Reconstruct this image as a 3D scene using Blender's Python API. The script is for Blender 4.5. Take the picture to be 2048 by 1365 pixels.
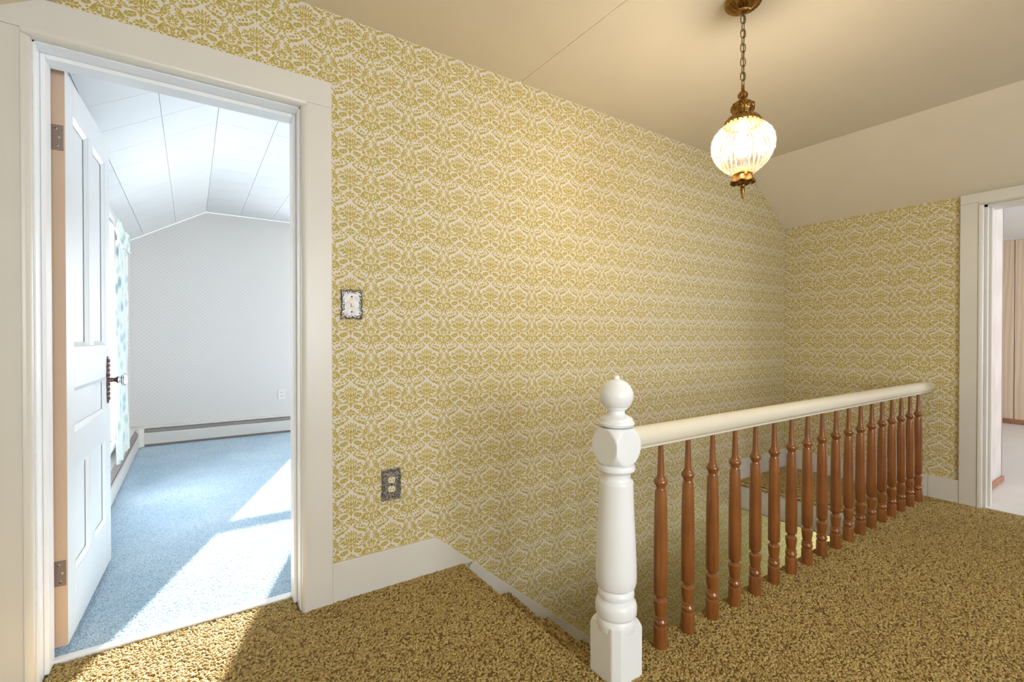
import bpy, bmesh, math, random
from math import sin, cos, pi, radians, sqrt
from mathutils import Vector, Matrix

for o in list(bpy.data.objects):
    bpy.data.objects.remove(o, do_unlink=True)
scene = bpy.context.scene
COL = scene.collection
random.seed(7)

# ------------------------------------------------------------------ camera
cam_d = bpy.data.cameras.new('camera')
cam_d.sensor_fit = 'HORIZONTAL'
cam_d.sensor_width = 36.0
cam_d.lens = 944.19 * 36.0 / 2048.0
cam_d.clip_start = 0.02
cam = bpy.data.objects.new('camera', cam_d)
COL.objects.link(cam)
cam.location = (0, 0, 1.05)
cam.rotation_euler = (pi / 2 - 0.0072, 0, -0.5966)
scene.camera = cam

# ------------------------------------------------------------------ world, sun, daylight, exposure
world = bpy.data.worlds.new('sky')
scene.world = world
world.use_nodes = True
bg = world.node_tree.nodes['Background']
bg.inputs['Color'].default_value = (0.80, 0.90, 1.0, 1)
bg.inputs['Strength'].default_value = 2.0

SUN_EL = radians(22.5)
sun_h = Vector((-0.40, -1.0, 0)).normalized()
sun_dir = Vector((sun_h.x * cos(SUN_EL), sun_h.y * cos(SUN_EL), -sin(SUN_EL)))
sd = bpy.data.lights.new('sun', 'SUN')
sd.energy = 44.0
sd.angle = radians(0.6)
sd.color = (1.0, 0.95, 0.86)
sun = bpy.data.objects.new('sun', sd)
COL.objects.link(sun)
sun.rotation_euler = sun_dir.to_track_quat('-Z', 'Y').to_euler()
sun.location = (4, 9, 4)


def area(name, loc, direction, sx, sy, power, color):
    d = bpy.data.lights.new(name, 'AREA')
    d.shape = 'RECTANGLE'
    d.size, d.size_y = sx, sy
    d.energy = power
    d.color = color
    o = bpy.data.objects.new(name, d)
    COL.objects.link(o)
    o.location = loc
    o.rotation_euler = Vector(direction).to_track_quat('-Z', 'Y').to_euler()
    return o


# daylight at window openings, plus added fill for the hall and bedroom
area('hall_fill_light', (0.8, -2.72, 1.35), (0, 1, 0.15), 1.8, 1.5, 96, (0.86, 0.93, 1.0))  # added fill behind the camera, brightens the hall
area('daylight_bedroom_back_window', (1.51, 6.15, 1.25), (0, -1, -0.1), 0.9, 1.3, 64, (0.95, 0.97, 1.0))
area('daylight_bedroom_side_window', (-0.8, 3.9, 1.2), (1, 0, -0.1), 1.0, 1.2, 38, (0.95, 0.97, 1.0))
area('bedroom_fill_light', (4.4, 4.0, 1.2), (-1, 0, 0), 1.6, 1.2, 52, (0.95, 0.97, 1.0))  # added fill outside the unseen right wall, lifts the bedroom
area('daylight_lower_hall_window', (6.1, 1.5, -1.2), (-1, 0, 0.1), 0.8, 1.3, 20, (0.90, 1.0, 0.40))
area('daylight_panelled_room_window', (6.3, -2.05, 1.35), (0, 1, -0.1), 2.6, 1.3, 80, (0.92, 0.95, 1.0))

scene.view_settings.view_transform = 'Standard'
scene.view_settings.look = 'None'
scene.view_settings.exposure = 0.0
scene.view_settings.gamma = 1.0
scene.view_settings.use_curve_mapping = False
scene.cycles.max_bounces = 5
scene.cycles.diffuse_bounces = 3
scene.cycles.glossy_bounces = 3
scene.cycles.caustics_reflective = False
scene.cycles.caustics_refractive = False
scene.cycles.adaptive_threshold = 0.08

# ------------------------------------------------------------------ materials
def srgb(r, g, b):
    f = lambda c: (c / 12.92 if c <= 0.04045 else ((c + 0.055) / 1.055) ** 2.4)
    return (f(r / 255), f(g / 255), f(b / 255), 1)


class NT:
    def __init__(s, name):
        s.m = bpy.data.materials.new(name)
        s.m.use_nodes = True
        s.t = s.m.node_tree
        s.b = s.t.nodes['Principled BSDF']

    def n(s, typ, **kw):
        nd = s.t.nodes.new(typ)
        for k, v in kw.items():
            setattr(nd, k, v)
        return nd

    def l(s, a, b):
        s.t.links.new(a, b)

    def math(s, op, a, b=None, c=None):
        nd = s.n('ShaderNodeMath', operation=op)
        for i, v in enumerate((a, b, c)):
            if v is None:
                continue
            if isinstance(v, (int, float)):
                nd.inputs[i].default_value = v
            else:
                s.l(v, nd.inputs[i])
        return nd.outputs[0]

    def ramp(s, fac, stops, interp='LINEAR'):
        r = s.n('ShaderNodeValToRGB')
        r.color_ramp.interpolation = interp
        e = r.color_ramp.elements
        while len(e) < len(stops):
            e.new(0.5)
        for el, (p, c) in zip(e, stops):
            el.position = p
            el.color = c
        s.l(fac, r.inputs[0])
        return r.outputs[0]

    def noise(s, vec, scale, detail=3, rough=0.5):
        nd = s.n('ShaderNodeTexNoise')
        nd.inputs['Scale'].default_value = scale
        nd.inputs['Detail'].default_value = detail
        nd.inputs['Roughness'].default_value = rough
        if vec is not None:
            s.l(vec, nd.inputs['Vector'])
        return nd.outputs['Fac']

    def bump(s, h, strength=0.2, dist=0.01):
        nd = s.n('ShaderNodeBump')
        nd.inputs['Strength'].default_value = strength
        nd.inputs['Distance'].default_value = dist
        s.l(h, nd.inputs['Height'])
        s.l(nd.outputs[0], s.b.inputs['Normal'])

    def coord(s, kind='Object'):
        return s.n('ShaderNodeTexCoord').outputs[kind]


def paint(name, c, rough=0.45, var=0.05, bump=0.04, bscale=60, dirt=None):
    k = NT(name)
    co = k.coord()
    f = k.noise(co, 5, 4)
    dark = tuple(x * (1 - var) for x in c[:3]) + (1,)
    k.l(k.ramp(f, [(0.3, dark), (0.7, c)]), k.b.inputs['Base Color'])
    k.b.inputs['Roughness'].default_value = rough
    k.bump(k.noise(co, bscale, 3), bump, 0.004)
    return k.m


def wood(name, c1, c2, rough=0.3, scale=(60, 60, 3), coat=0.0):
    k = NT(name)
    co = k.coord()
    mp = k.n('ShaderNodeMapping')
    mp.inputs['Scale'].default_value = scale
    k.l(co, mp.inputs['Vector'])
    f = k.noise(mp.outputs[0], 1.0, 5, 0.6)
    f2 = k.noise(co, 7, 2)
    mx = k.math('MULTIPLY_ADD', f2, 0.5, k.math('MULTIPLY', f, 0.6))
    k.l(k.ramp(mx, [(0.3, c1), (0.75, c2)]), k.b.inputs['Base Color'])
    k.b.inputs['Roughness'].default_value = rough
    if coat:
        k.b.inputs['Coat Weight'].default_value = coat
        k.b.inputs['Coat Roughness'].default_value = 0.12
    k.bump(f, 0.06, 0.002)
    return k.m


def metal(name, c1, c2, rough=0.35, scale=60):
    k = NT(name)
    co = k.coord()
    f = k.noise(co, scale, 4)
    k.l(k.ramp(f, [(0.35, c1), (0.65, c2)]), k.b.inputs['Base Color'])
    k.b.inputs['Metallic'].default_value = 0.9
    k.b.inputs['Roughness'].default_value = rough
    k.bump(f, 0.15, 0.002)
    return k.m


# damask motif: ellipses (x from the medallion axis, y down, half length, half width, turn) in pattern units
DAMASK = [
(160,620,66,23,24),(225,645,50,25,14),(72,566,42,12,50),(110,598,36,15,36),(340,560,34,10,-74),(322,598,26,10,-48),(292,622,24,9,-20),(262,676,32,13,52),(285,662,18,8,30),
(205,562,18,18,0),(150,546,13,13,0),(255,578,15,13,0),
(388,620,26,13,90),(360,638,26,11,60),(388,668,18,9,90),(352,700,52,5,-58),
(0,668,46,10,90),(36,676,44,9,-64),(70,694,42,9,-44),(98,700,12,7,-30),(112,722,8,7,0),(92,735,8,7,0),(128,740,8,7,0),(22,715,30,5,-75),
(0,805,42,22,90),(46,792,42,11,-82),(82,788,42,12,-72),(0,760,14,8,90),
(162,742,38,21,-28),(172,760,20,14,60),(150,818,38,23,30),(108,852,40,16,38),(60,860,30,12,40),
(66,915,28,16,20),(110,930,14,10,0),(0,893,28,13,90),(30,880,16,7,50),
(118,948,86,5,-12),(205,905,17,15,0),(190,915,24,6,-30),
(205,938,40,7,-22),(238,880,56,11,-50),(254,822,44,15,-74),(262,905,40,9,-52),(292,858,52,13,-62),(300,800,44,16,-82),(286,752,26,12,-100),(322,722,26,9,-30),(345,735,14,7,40),(325,782,18,9,-30),(338,815,16,8,-10),(342,850,16,8,5),(335,888,14,8,20),(318,920,13,7,30),(220,800,13,7,40),(206,838,11,7,30),(352,760,10,8,0),(205,770,9,9,0),
(0,985,52,18,90),(30,972,30,10,-60),(48,955,18,7,-40),
(118,1008,56,14,10),(80,1040,36,17,62),(178,1040,36,20,70),(128,1066,54,15,8),(125,1038,30,5,10),
(0,1102,26,17,90),(44,1122,27,16,-28),(44,1176,27,16,28),(0,1200,28,15,90),(0,1150,7,7,0),(82,1150,15,11,0),
(388,893,36,16,90),(352,912,30,12,52),(334,945,26,11,12),(342,982,20,10,-30),(388,955,7,7,0),(372,1006,8,8,0),(352,1010,7,7,0),
(255,975,27,26,0),(285,1012,50,7,38),(325,1035,26,6,10),
(232,1098,78,24,-56),(305,1055,60,17,-8),(262,1128,34,9,-60),(292,1160,25,21,0),(318,1120,32,8,70),(200,1150,24,10,-70),(225,1165,20,8,-75),
(366,1085,42,10,68),(388,1075,26,7,90),(388,1172,46,19,90),(372,1150,26,10,60),
(345,1215,40,13,62),(362,1190,16,9,50),(122,1188,18,16,0),(168,1214,16,15,0),(92,1228,12,11,0),(165,1165,14,10,-60),(160,1120,12,10,0),(248,1205,17,12,20),(300,1225,13,11,0),(75,1238,16,7,46),
]
DAMASK_CUT = [(175,800,14,7,-20),(145,765,22,5,-20),(60,790,30,3,-80)]



def touches(s, dy, rect):
    cx, cy, hl, hw, r = s
    q = min(hl, 1.6 * hw)
    grow = 1 + 14.0 / q
    c_, s_ = cos(radians(r)), sin(radians(r))
    ex = sqrt((hl * c_) ** 2 + (hw * s_) ** 2) * grow
    ey = sqrt((hl * s_) ** 2 + (hw * c_) ** 2) * grow
    return cx + ex > rect[0] and cx - ex < rect[1] and cy + dy + ey > rect[2] and cy + dy - ey < rect[3]


def motif_group(rect):
    """node group: pattern coordinates in, printed colour out, for one small area of the repeat."""
    ng = bpy.data.node_groups.new('damask_area', 'ShaderNodeTree')
    for nm in ('H', 'V'):
        ng.interface.new_socket(nm, in_out='INPUT', socket_type='NodeSocketFloat')
    ng.interface.new_socket('Color', in_out='OUTPUT', socket_type='NodeSocketColor')
    gi, go = ng.nodes.new('NodeGroupInput'), ng.nodes.new('NodeGroupOutput')
    L = ng.links.new
    hx, vz = gi.outputs[0], gi.outputs[1]

    def mth(op, *a):
        nd = ng.nodes.new('ShaderNodeMath')
        nd.operation = op
        for i, v in enumerate(a):
            if isinstance(v, (int, float)):
                nd.inputs[i].default_value = v
            else:
                L(v, nd.inputs[i])
        return nd.outputs[0]

    def ell(s, dy, d):
        # the running distance rides along as a negligible third coordinate so the nodes evaluate one after another
        cx, cy, hl, hw, r = s
        cmb = ng.nodes.new('ShaderNodeCombineXYZ')
        L(hx, cmb.inputs[0])
        L(vz, cmb.inputs[1])
        if d is not None:
            L(d, cmb.inputs[2])
        mp = ng.nodes.new('ShaderNodeMapping')
        mp.vector_type = 'TEXTURE'
        mp.inputs['Location'].default_value = (cx, cy + dy, 0)
        mp.inputs['Rotation'].default_value = (0, 0, radians(r))
        mp.inputs['Scale'].default_value = (hl, hw, 1e7)
        L(cmb.outputs[0], mp.inputs['Vector'])
        ln = ng.nodes.new('ShaderNodeVectorMath')
        ln.operation = 'LENGTH'
        L(mp.outputs[0], ln.inputs[0])
        q = min(hl, 1.6 * hw)
        return mth('MULTIPLY_ADD', ln.outputs['Value'], q, -q)

    # nearest and second nearest motif piece: pieces are gold, with cream lines where two of them meet
    d1 = d2 = None
    for s in DAMASK:
        for dy in (-715, 0, 715):
            if touches(s, dy, rect):
                e = ell(s, dy, d2 if d2 is not None else d1)
                if d1 is None:
                    d1 = e
                else:
                    hi = mth('MAXIMUM', d1, e)
                    d2 = hi if d2 is None else mth('MINIMUM', d2, hi)
                    d1 = mth('MINIMUM', d1, e)
    OFF, LW = 4.5, 2.2
    for s in DAMASK_CUT:
        if d1 is not None and touches(s, 0, rect):
            d1 = mth('MAXIMUM', d1, mth('MULTIPLY_ADD', ell(s, 0, d1), -1, OFF - 2))
    if d1 is None:
        d1 = 100.0
    body = mth('SUBTRACT', d1, OFF)
    d = body if d2 is None else mth('MAXIMUM', body, mth('MULTIPLY_ADD', mth('SUBTRACT', d2, d1), -0.5, LW))
    r1 = ng.nodes.new('ShaderNodeValToRGB')
    for el, (p, c) in zip(r1.color_ramp.elements, ((0.46, GOLD), (0.54, CREAM))):
        el.position, el.color = p, c
    L(mth('MULTIPLY_ADD', d, 1 / 40.0, 0.5), r1.inputs[0])
    rp = ng.nodes.new('ShaderNodeMix')
    rp.data_type = 'RGBA'
    nd = ng.nodes.new('ShaderNodeMapRange')
    nd.inputs['From Min'].default_value = 4.0
    nd.inputs['From Max'].default_value = 8.0
    L(body, nd.inputs['Value'])
    L(nd.outputs[0], rp.inputs['Factor'])
    L(r1.outputs[0], rp.inputs['A'])
    rp.inputs['B'].default_value = PAPER
    L(rp.outputs['Result'], go.inputs[0])
    return ng


GOLD, CREAM, PAPER = srgb(180, 160, 84), srgb(226, 212, 168), srgb(221, 213, 204)
AREAS = {}


def damask(name, axis, phase_h, phase_v, cw, ch):
    k = NT(name)
    sep = k.n('ShaderNodeSeparateXYZ')
    k.l(k.coord(), sep.inputs[0])
    a = sep.outputs[axis]
    z = sep.outputs[2]
    # horizontal cell coordinate mirrored about the medallion axis, in pattern units
    hx = k.math('DIVIDE', k.math('SUBTRACT', a, phase_h), cw)
    hx = k.math('ABSOLUTE', k.math('SUBTRACT', k.math('FRACT', k.math('ADD', hx, 40.5)), 0.5))
    hx = k.math('MULTIPLY', hx, 775)
    # vertical cell coordinate, downwards; medallion centre is at 790, cell starts at 525
    vz = k.math('DIVIDE', k.math('SUBTRACT', phase_v, z), ch)
    vz = k.math('FRACT', k.math('ADD', vz, (790 - 525) / 715.0 + 40.0))
    vz = k.math('MULTIPLY_ADD', vz, 715, 525)

    def leaf(rect):
        if rect not in AREAS:
            AREAS[rect] = motif_group(rect)
        gn = k.n('ShaderNodeGroup')
        gn.node_tree = AREAS[rect]
        k.l(hx, gn.inputs[0])
        k.l(vz, gn.inputs[1])
        bs = k.n('ShaderNodeBsdfPrincipled')
        bs.inputs['Roughness'].default_value = 0.55
        bs.inputs['Specular IOR Level'].default_value = 0.3
        k.l(gn.outputs[0], bs.inputs['Base Color'])
        return bs.outputs[0]

    def tree(rect, depth):
        # the cell is cut into small areas, each knowing only the motif pieces that reach it
        if depth == 0:
            return leaf(rect)
        x0, x1, y0, y1 = rect
        vert = (y1 - y0) > (x1 - x0)
        mid = (y0 + y1) / 2 if vert else (x0 + x1) / 2
        sel = k.math('GREATER_THAN', vz if vert else hx, mid)
        lo_ = tree((x0, x1, y0, mid) if vert else (x0, mid, y0, y1), depth - 1)
        hi_ = tree((x0, x1, mid, y1) if vert else (mid, x1, y0, y1), depth - 1)
        mx = k.n('ShaderNodeMixShader')
        k.l(sel, mx.inputs[0])
        k.l(lo_, mx.inputs[1])
        k.l(hi_, mx.inputs[2])
        return mx.outputs[0]

    k.t.nodes.remove(k.b)
    k.l(tree((0, 387.5, 525, 1240), 5), k.t.nodes['Material Output'].inputs['Surface'])
    return k.m


M = {}
M['damask_main'] = damask('damask_paper_stair_wall', 0, 0.538, 0.964, 0.1675, 0.1485)
M['damask_far'] = damask('damask_paper_end_wall', 1, 0.985, 1.056, 0.1630, 0.1485)
M['trim'] = paint('cream_white_gloss_paint', srgb(222, 218, 211), 0.32, 0.04)
M['white'] = paint('white_gloss_paint', srgb(246, 247, 249), 0.3, 0.03)
M['cool'] = paint('white_door_paint', srgb(228, 230, 230), 0.35, 0.03)
M['edge'] = paint('peach_door_edge_paint', srgb(214, 184, 156), 0.5, 0.05)
M['ceil'] = paint('cream_ceiling_paint', srgb(236, 225, 205), 0.7, 0.03, 0.05, 30)
M['tile'] = paint('white_ceiling_tile', srgb(232, 233, 232), 0.75, 0.02, 0.1, 200)
M['plain'] = paint('plain_wall_plaster', srgb(214, 206, 190), 0.7)
M['rail'] = paint('ivory_handrail_paint', srgb(232, 224, 204), 0.22, 0.04)
M['heater'] = paint('white_enamel_heater', srgb(226, 226, 220), 0.35, 0.02)
M['heater_in'] = paint('grey_heater_slot', srgb(150, 142, 140), 0.5)
M['dark'] = paint('dark_slot', srgb(32, 30, 30), 0.6)
M['oak'] = wood('varnished_baluster_wood', srgb(108, 58, 22), srgb(158, 98, 48), 0.28, (70, 70, 4), 0.6)
M['brass'] = metal('antique_brass', srgb(122, 88, 42), srgb(164, 122, 62), 0.3, 160)
M['chain'] = metal('dark_bronze_chain', srgb(92, 74, 48), srgb(150, 124, 86), 0.4, 60)
M['pewter'] = metal('antique_pewter', srgb(86, 80, 78), srgb(190, 184, 178), 0.42, 140)
M['pewter_face'] = metal('brushed_plate_face', srgb(166, 162, 158), srgb(190, 186, 182), 0.5, 60)
M['hinge'] = paint('worn_painted_hinge', srgb(150, 128, 112), 0.45, 0.25, 0.2, 120)
M['escut'] = metal('dark_copper_plate', srgb(70, 44, 40), srgb(150, 112, 104), 0.45, 160)
M['ivory'] = paint('ivory_plastic', srgb(236, 222, 184), 0.35, 0.02)
M['white_plastic'] = paint('white_plastic', srgb(236, 234, 228), 0.35, 0.02)
M['subfloor'] = paint('carpet_backing', srgb(112, 88, 42), 0.9)
M['vinyl'] = paint('pale_vinyl_floor', srgb(226, 222, 218), 0.4, 0.06, 0.05, 8)
M['redtrim'] = wood('brown_base_trim', srgb(140, 92, 66), srgb(176, 124, 94), 0.5, (3, 60, 60))


def hexpaper():
    k = NT('white_honeycomb_paper')
    sep = k.n('ShaderNodeSeparateXYZ')
    k.l(k.coord(), sep.inputs[0])
    S = 0.040
    u = k.math('DIVIDE', sep.outputs[0], S)
    v = k.math('DIVIDE', sep.outputs[2], S * 0.95)

    def dot(du, dv):
        a = k.math('SUBTRACT', k.math('FRACT', k.math('ADD', u, du)), 0.5)
        b = k.math('SUBTRACT', k.math('FRACT', k.math('ADD', v, dv)), 0.5)
        return k.math('SQRT', k.math('ADD', k.math('MULTIPLY', a, a), k.math('MULTIPLY', b, b)))
    d = k.math('MINIMUM', dot(20.0, 20.0), dot(20.5, 20.5))
    k.l(k.ramp(d, [(0.26, srgb(228, 226, 223)), (0.36, srgb(220, 218, 216))]), k.b.inputs['Base Color'])
    k.b.inputs['Roughness'].default_value = 0.6
    return k.m


M['hex'] = hexpaper()


def bluecarpet():
    k = NT('blue_plush_carpet')
    co = k.coord()
    n1 = k.noise(co, 2.2, 4)
    n2 = k.noise(co, 160, 3, 0.7)
    mix = k.math('ADD', k.math('MULTIPLY', n1, 0.6), k.math('MULTIPLY', n2, 0.4))
    k.l(k.ramp(mix, [(0.3, srgb(122, 164, 202)), (0.7, srgb(160, 196, 222))]), k.b.inputs['Base Color'])
    k.b.inputs['Roughness'].default_value = 0.95
    k.b.inputs['Sheen Weight'].default_value = 0.3
    k.bump(k.math('ADD', n2, k.math('MULTIPLY', k.noise(co, 55, 3), 0.8)), 0.6, 0.008)
    return k.m


M['blue'] = bluecarpet()


def bluetuft():
    k = NT('blue_carpet_yarn')
    oi = k.n('ShaderNodeObjectInfo')
    gn = k.noise(k.n('ShaderNodeNewGeometry').outputs['Position'], 2.4, 3)
    f = k.math('ADD', k.math('MULTIPLY', oi.outputs['Random'], 0.45), k.math('MULTIPLY', gn, 0.55))
    k.l(k.ramp(f, [(0.25, srgb(166, 196, 218)), (0.75, srgb(212, 228, 238))]), k.b.inputs['Base Color'])
    k.b.inputs['Roughness'].default_value = 0.9
    return k.m


M['bluetuft'] = bluetuft()


def shag(name, c):
    k = NT(name)
    oi = k.n('ShaderNodeObjectInfo')
    gn = k.noise(k.n('ShaderNodeNewGeometry').outputs['Position'], 2.0, 2)
    f = k.math('ADD', k.math('MULTIPLY', oi.outputs['Random'], 0.7), k.math('MULTIPLY', gn, 0.3))
    k.l(k.ramp(f, c), k.b.inputs['Base Color'])
    k.b.inputs['Roughness'].default_value = 0.85
    k.b.inputs['Sheen Weight'].default_value = 0.2
    return k.m


M['shag'] = shag('olive_gold_shag_yarn', [(0.1, srgb(140, 112, 54)), (0.45, srgb(168, 140, 76)), (0.85, srgb(196, 172, 108))])


def curtaincloth():
    k = NT('blue_green_floral_curtain')
    co = k.coord()
    vo = k.n('ShaderNodeTexVoronoi')
    vo.inputs['Scale'].default_value = 10
    k.l(co, vo.inputs['Vector'])
    spot = k.ramp(k.math('ADD', vo.outputs['Distance'], k.math('MULTIPLY', k.noise(co, 60, 3), 0.25)),
                  [(0.30, (1, 1, 1, 1)), (0.62, (0, 0, 0, 1))])
    colr = k.ramp(vo.outputs['Color'], [(0.2, srgb(160, 192, 214)), (0.5, srgb(168, 206, 188)), (0.8, srgb(136, 158, 178))])
    mx = k.n('ShaderNodeMix', data_type='RGBA')
    k.l(spot, mx.inputs['Factor'])
    mx.inputs['A'].default_value = srgb(226, 232, 226)
    k.l(colr, mx.inputs['B'])
    k.l(mx.outputs['Result'], k.b.inputs['Base Color'])
    k.b.inputs['Roughness'].default_value = 0.8
    return k.m


M['curtain'] = curtaincloth()


def panelwood(name, c1, c2):
    k = NT(name)
    co = k.coord()
    mp = k.n('ShaderNodeMapping')
    mp.inputs['Scale'].default_value = (5, 5, 0.6)
    k.l(co, mp.inputs['Vector'])
    w = k.n('ShaderNodeTexWave', wave_type='RINGS')
    w.inputs['Scale'].default_value = 1.5
    w.inputs['Distortion'].default_value = 6
    w.inputs['Detail'].default_value = 3
    k.l(mp.outputs[0], w.inputs['Vector'])
    k.l(k.ramp(w.outputs['Fac'], [(0.2, c1), (0.8, c2)]), k.b.inputs['Base Color'])
    k.b.inputs['Roughness'].default_value = 0.4
    return k.m


M['panel'] = panelwood('pale_oak_panelling', srgb(218, 194, 166), srgb(228, 207, 182))
M['panel2'] = panelwood('whitewashed_panelling', srgb(204, 194, 189), srgb(212, 203, 198))


def globe_glass():
    k = NT('pressed_clear_glass')
    k.t.nodes.remove(k.b)
    out = k.t.nodes['Material Output']
    tr = k.n('ShaderNodeBsdfTransparent')
    tl = k.n('ShaderNodeBsdfTranslucent')
    gl = k.n('ShaderNodeBsdfGlossy')
    gl.inputs['Roughness'].default_value = 0.08
    tl.inputs['Color'].default_value = (0.95, 0.95, 0.95, 1)
    f = k.noise(k.coord(), 90, 2)
    m1 = k.n('ShaderNodeMixShader')
    k.l(k.math('MULTIPLY_ADD', k.math('POWER', f, 3.0), 0.10, 0.003), m1.inputs[0])
    k.l(tr.outputs[0], m1.inputs[1])
    k.l(tl.outputs[0], m1.inputs[2])
    m2 = k.n('ShaderNodeMixShader')
    fr = k.n('ShaderNodeFresnel')
    fr.inputs['IOR'].default_value = 1.4
    k.l(fr.outputs[0], m2.inputs[0])
    k.l(m1.outputs[0], m2.inputs[1])
    k.l(gl.outputs[0], m2.inputs[2])
    k.l(m2.outputs[0], out.inputs['Surface'])
    return k.m


M['globe'] = globe_glass()


def glass(name):
    k = NT(name)
    k.b.inputs['Base Color'].default_value = (0.96, 0.98, 1, 1)
    k.b.inputs['Roughness'].default_value = 0.03
    k.b.inputs['Transmission Weight'].default_value = 1.0
    k.b.inputs['IOR'].default_value = 1.45
    return k.m


M['glass'] = glass('cut_glass_knob')


def windowpane():
    k = NT('window_pane_glass')
    k.t.nodes.remove(k.b)
    tr = k.n('ShaderNodeBsdfTransparent')
    gl = k.n('ShaderNodeBsdfGlossy')
    gl.inputs['Roughness'].default_value = 0.02
    mx = k.n('ShaderNodeMixShader')
    mx.inputs[0].default_value = 0.05
    k.l(tr.outputs[0], mx.inputs[1])
    k.l(gl.outputs[0], mx.inputs[2])
    k.l(mx.outputs[0], k.t.nodes['Material Output'].inputs['Surface'])
    return k.m


M['pane'] = windowpane()


def bulb():
    k = NT('lit_bulb')
    k.b.inputs['Base Color'].default_value = (1, 1, 1, 1)
    k.b.inputs['Emission Color'].default_value = (1.0, 0.86, 0.66, 1)
    k.b.inputs['Emission Strength'].default_value = 8
    return k.m


M['bulb'] = bulb()

# ------------------------------------------------------------------ mesh tools
class MB:
    def __init__(s):
        s.v, s.f = [], []

    def add(s, vs, fs):
        o = len(s.v)
        s.v += [tuple(v) for v in vs]
        s.f += [tuple(i + o for i in f) for f in fs]
        return s

    def box(s, x0, x1, y0, y1, z0, z1):
        vs = [(x, y, z) for z in (z0, z1) for y in (y0, y1) for x in (x0, x1)]
        return s.add(vs, [(0, 2, 3, 1), (4, 5, 7, 6), (0, 1, 5, 4), (2, 6, 7, 3), (0, 4, 6, 2), (1, 3, 7, 5)])

    def prism(s, poly, axis, a, b):
        """poly in the two other axes (in xyz order) extruded from a to b along axis."""
        n = len(poly)

        def pt(p, t):
            q = list(p)
            q.insert(axis, t)
            return q
        vs = [pt(p, a) for p in poly] + [pt(p, b) for p in poly]
        fs = [tuple(range(n)), tuple(range(2 * n - 1, n - 1, -1))]
        fs += [(i, i + n, (i + 1) % n + n, (i + 1) % n) for i in range(n)]
        return s.add(vs, fs)

    def rings(s, rings, cap=True, closed=False):
        n = len(rings[0])
        vs = [p for r in rings for p in r]
        fs = []
        m = len(rings)
        for j in range(m if closed else m - 1):
            a, b = j * n, ((j + 1) % m) * n
            for i in range(n):
                fs.append((a + i, a + (i + 1) % n, b + (i + 1) % n, b + i))
        if cap and not closed:
            fs.append(tuple(range(n - 1, -1, -1)))
            fs.append(tuple((m - 1) * n + i for i in range(n)))
        return s.add(vs, fs)

    def lathe(s, prof, c=(0, 0, 0), seg=32, mod=None, cap=True):
        rs = []
        for j, (r, z) in enumerate(prof):
            ring = []
            for i in range(seg):
                t = 2 * pi * i / seg
                rr = max(r, 0.0004)
                zz = z
                if mod:
                    rr, zz = mod(rr, zz, t, j)
                ring.append((c[0] + rr * cos(t), c[1] + rr * sin(t), c[2] + zz))
            rs.append(ring)
        return s.rings(rs, cap)

    def tube(s, path, r, seg=8, closed=False):
        P = [Vector(p) for p in path]
        n = len(P)
        rs = []
        up = Vector((0, 0, 1))
        for i in range(n):
            a = P[(i - 1) % n] if (closed or i) else P[i]
            b = P[(i + 1) % n] if (closed or i < n - 1) else P[i]
            d = (b - a).normalized()
            u = d.cross(up)
            if u.length < 1e-3:
                u = d.cross(Vector((1, 0, 0)))
            u.normalize()
            w = d.cross(u)
            rs.append([tuple(P[i] + u * (r * cos(2 * pi * k / seg)) + w * (r * sin(2 * pi * k / seg))) for k in range(seg)])
        return s.rings(rs, not closed, closed)

    def ball(s, c, r, seg=12, sc=(1, 1, 1)):
        rs = []
        m = max(6, seg // 2)
        for j in range(m + 1):
            p = pi * j / m
            rr = max(sin(p), 0.01)
            rs.append([(c[0] + sc[0] * r * rr * cos(2 * pi * i / seg), c[1] + sc[1] * r * rr * sin(2 * pi * i / seg), c[2] - sc[2] * r * cos(p)) for i in range(seg)])
        return s.rings(rs)

    def mesh(s, name):
        me = bpy.data.meshes.new(name)
        me.from_pydata(s.v, [], s.f)
        bm = bmesh.new()
        bm.from_mesh(me)
        bmesh.ops.recalc_face_normals(bm, faces=bm.faces)
        bm.to_mesh(me)
        bm.free()
        return me

    def build(s, name, mat, parent=None, smooth=None, bevel=0, loc=None, world=True):
        if parent is not None and world:
            off, q = Vector((0, 0, 0)), parent
            while q is not None:
                off += q.location
                q = q.parent
            s.v = [(a - off.x, b - off.y, c - off.z) for a, b, c in s.v]
        me = s.mesh(name)
        me.materials.append(M[mat])
        return place(name, me, parent, smooth, bevel, loc)


def place(name, me, parent=None, smooth=None, bevel=0, loc=None):
    if smooth is not None:
        me.shade_smooth()
        me.set_sharp_from_angle(angle=radians(smooth))
    o = bpy.data.objects.new(name, me)
    COL.objects.link(o)
    if loc:
        o.location = loc
    if parent:
        o.parent = parent
    if bevel:
        b = o.modifiers.new('bevel', 'BEVEL')
        b.width = bevel
        b.segments = 2
        b.limit_method = 'ANGLE'
    return o


def tag(o, label, cat=None, group=None, kind=None):
    o['label'] = label
    if cat:
        o['category'] = cat
    if group:
        o['group'] = group
    if kind:
        o['kind'] = kind
    return o


def empty(name, loc, label, cat, group=None, kind=None, rz=0):
    o = bpy.data.objects.new(name, None)
    COL.objects.link(o)
    o.location = loc
    o.rotation_euler = (0, 0, rz)
    o.empty_display_size = 0.1
    return tag(o, label, cat, group, kind)


def copy_part(o, parent, loc=None, rot=None):
    c = o.copy()
    COL.objects.link(c)
    c.parent = parent
    if loc is not None:
        c.location = loc
    if rot is not None:
        c.rotation_euler = rot
    return c

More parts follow.
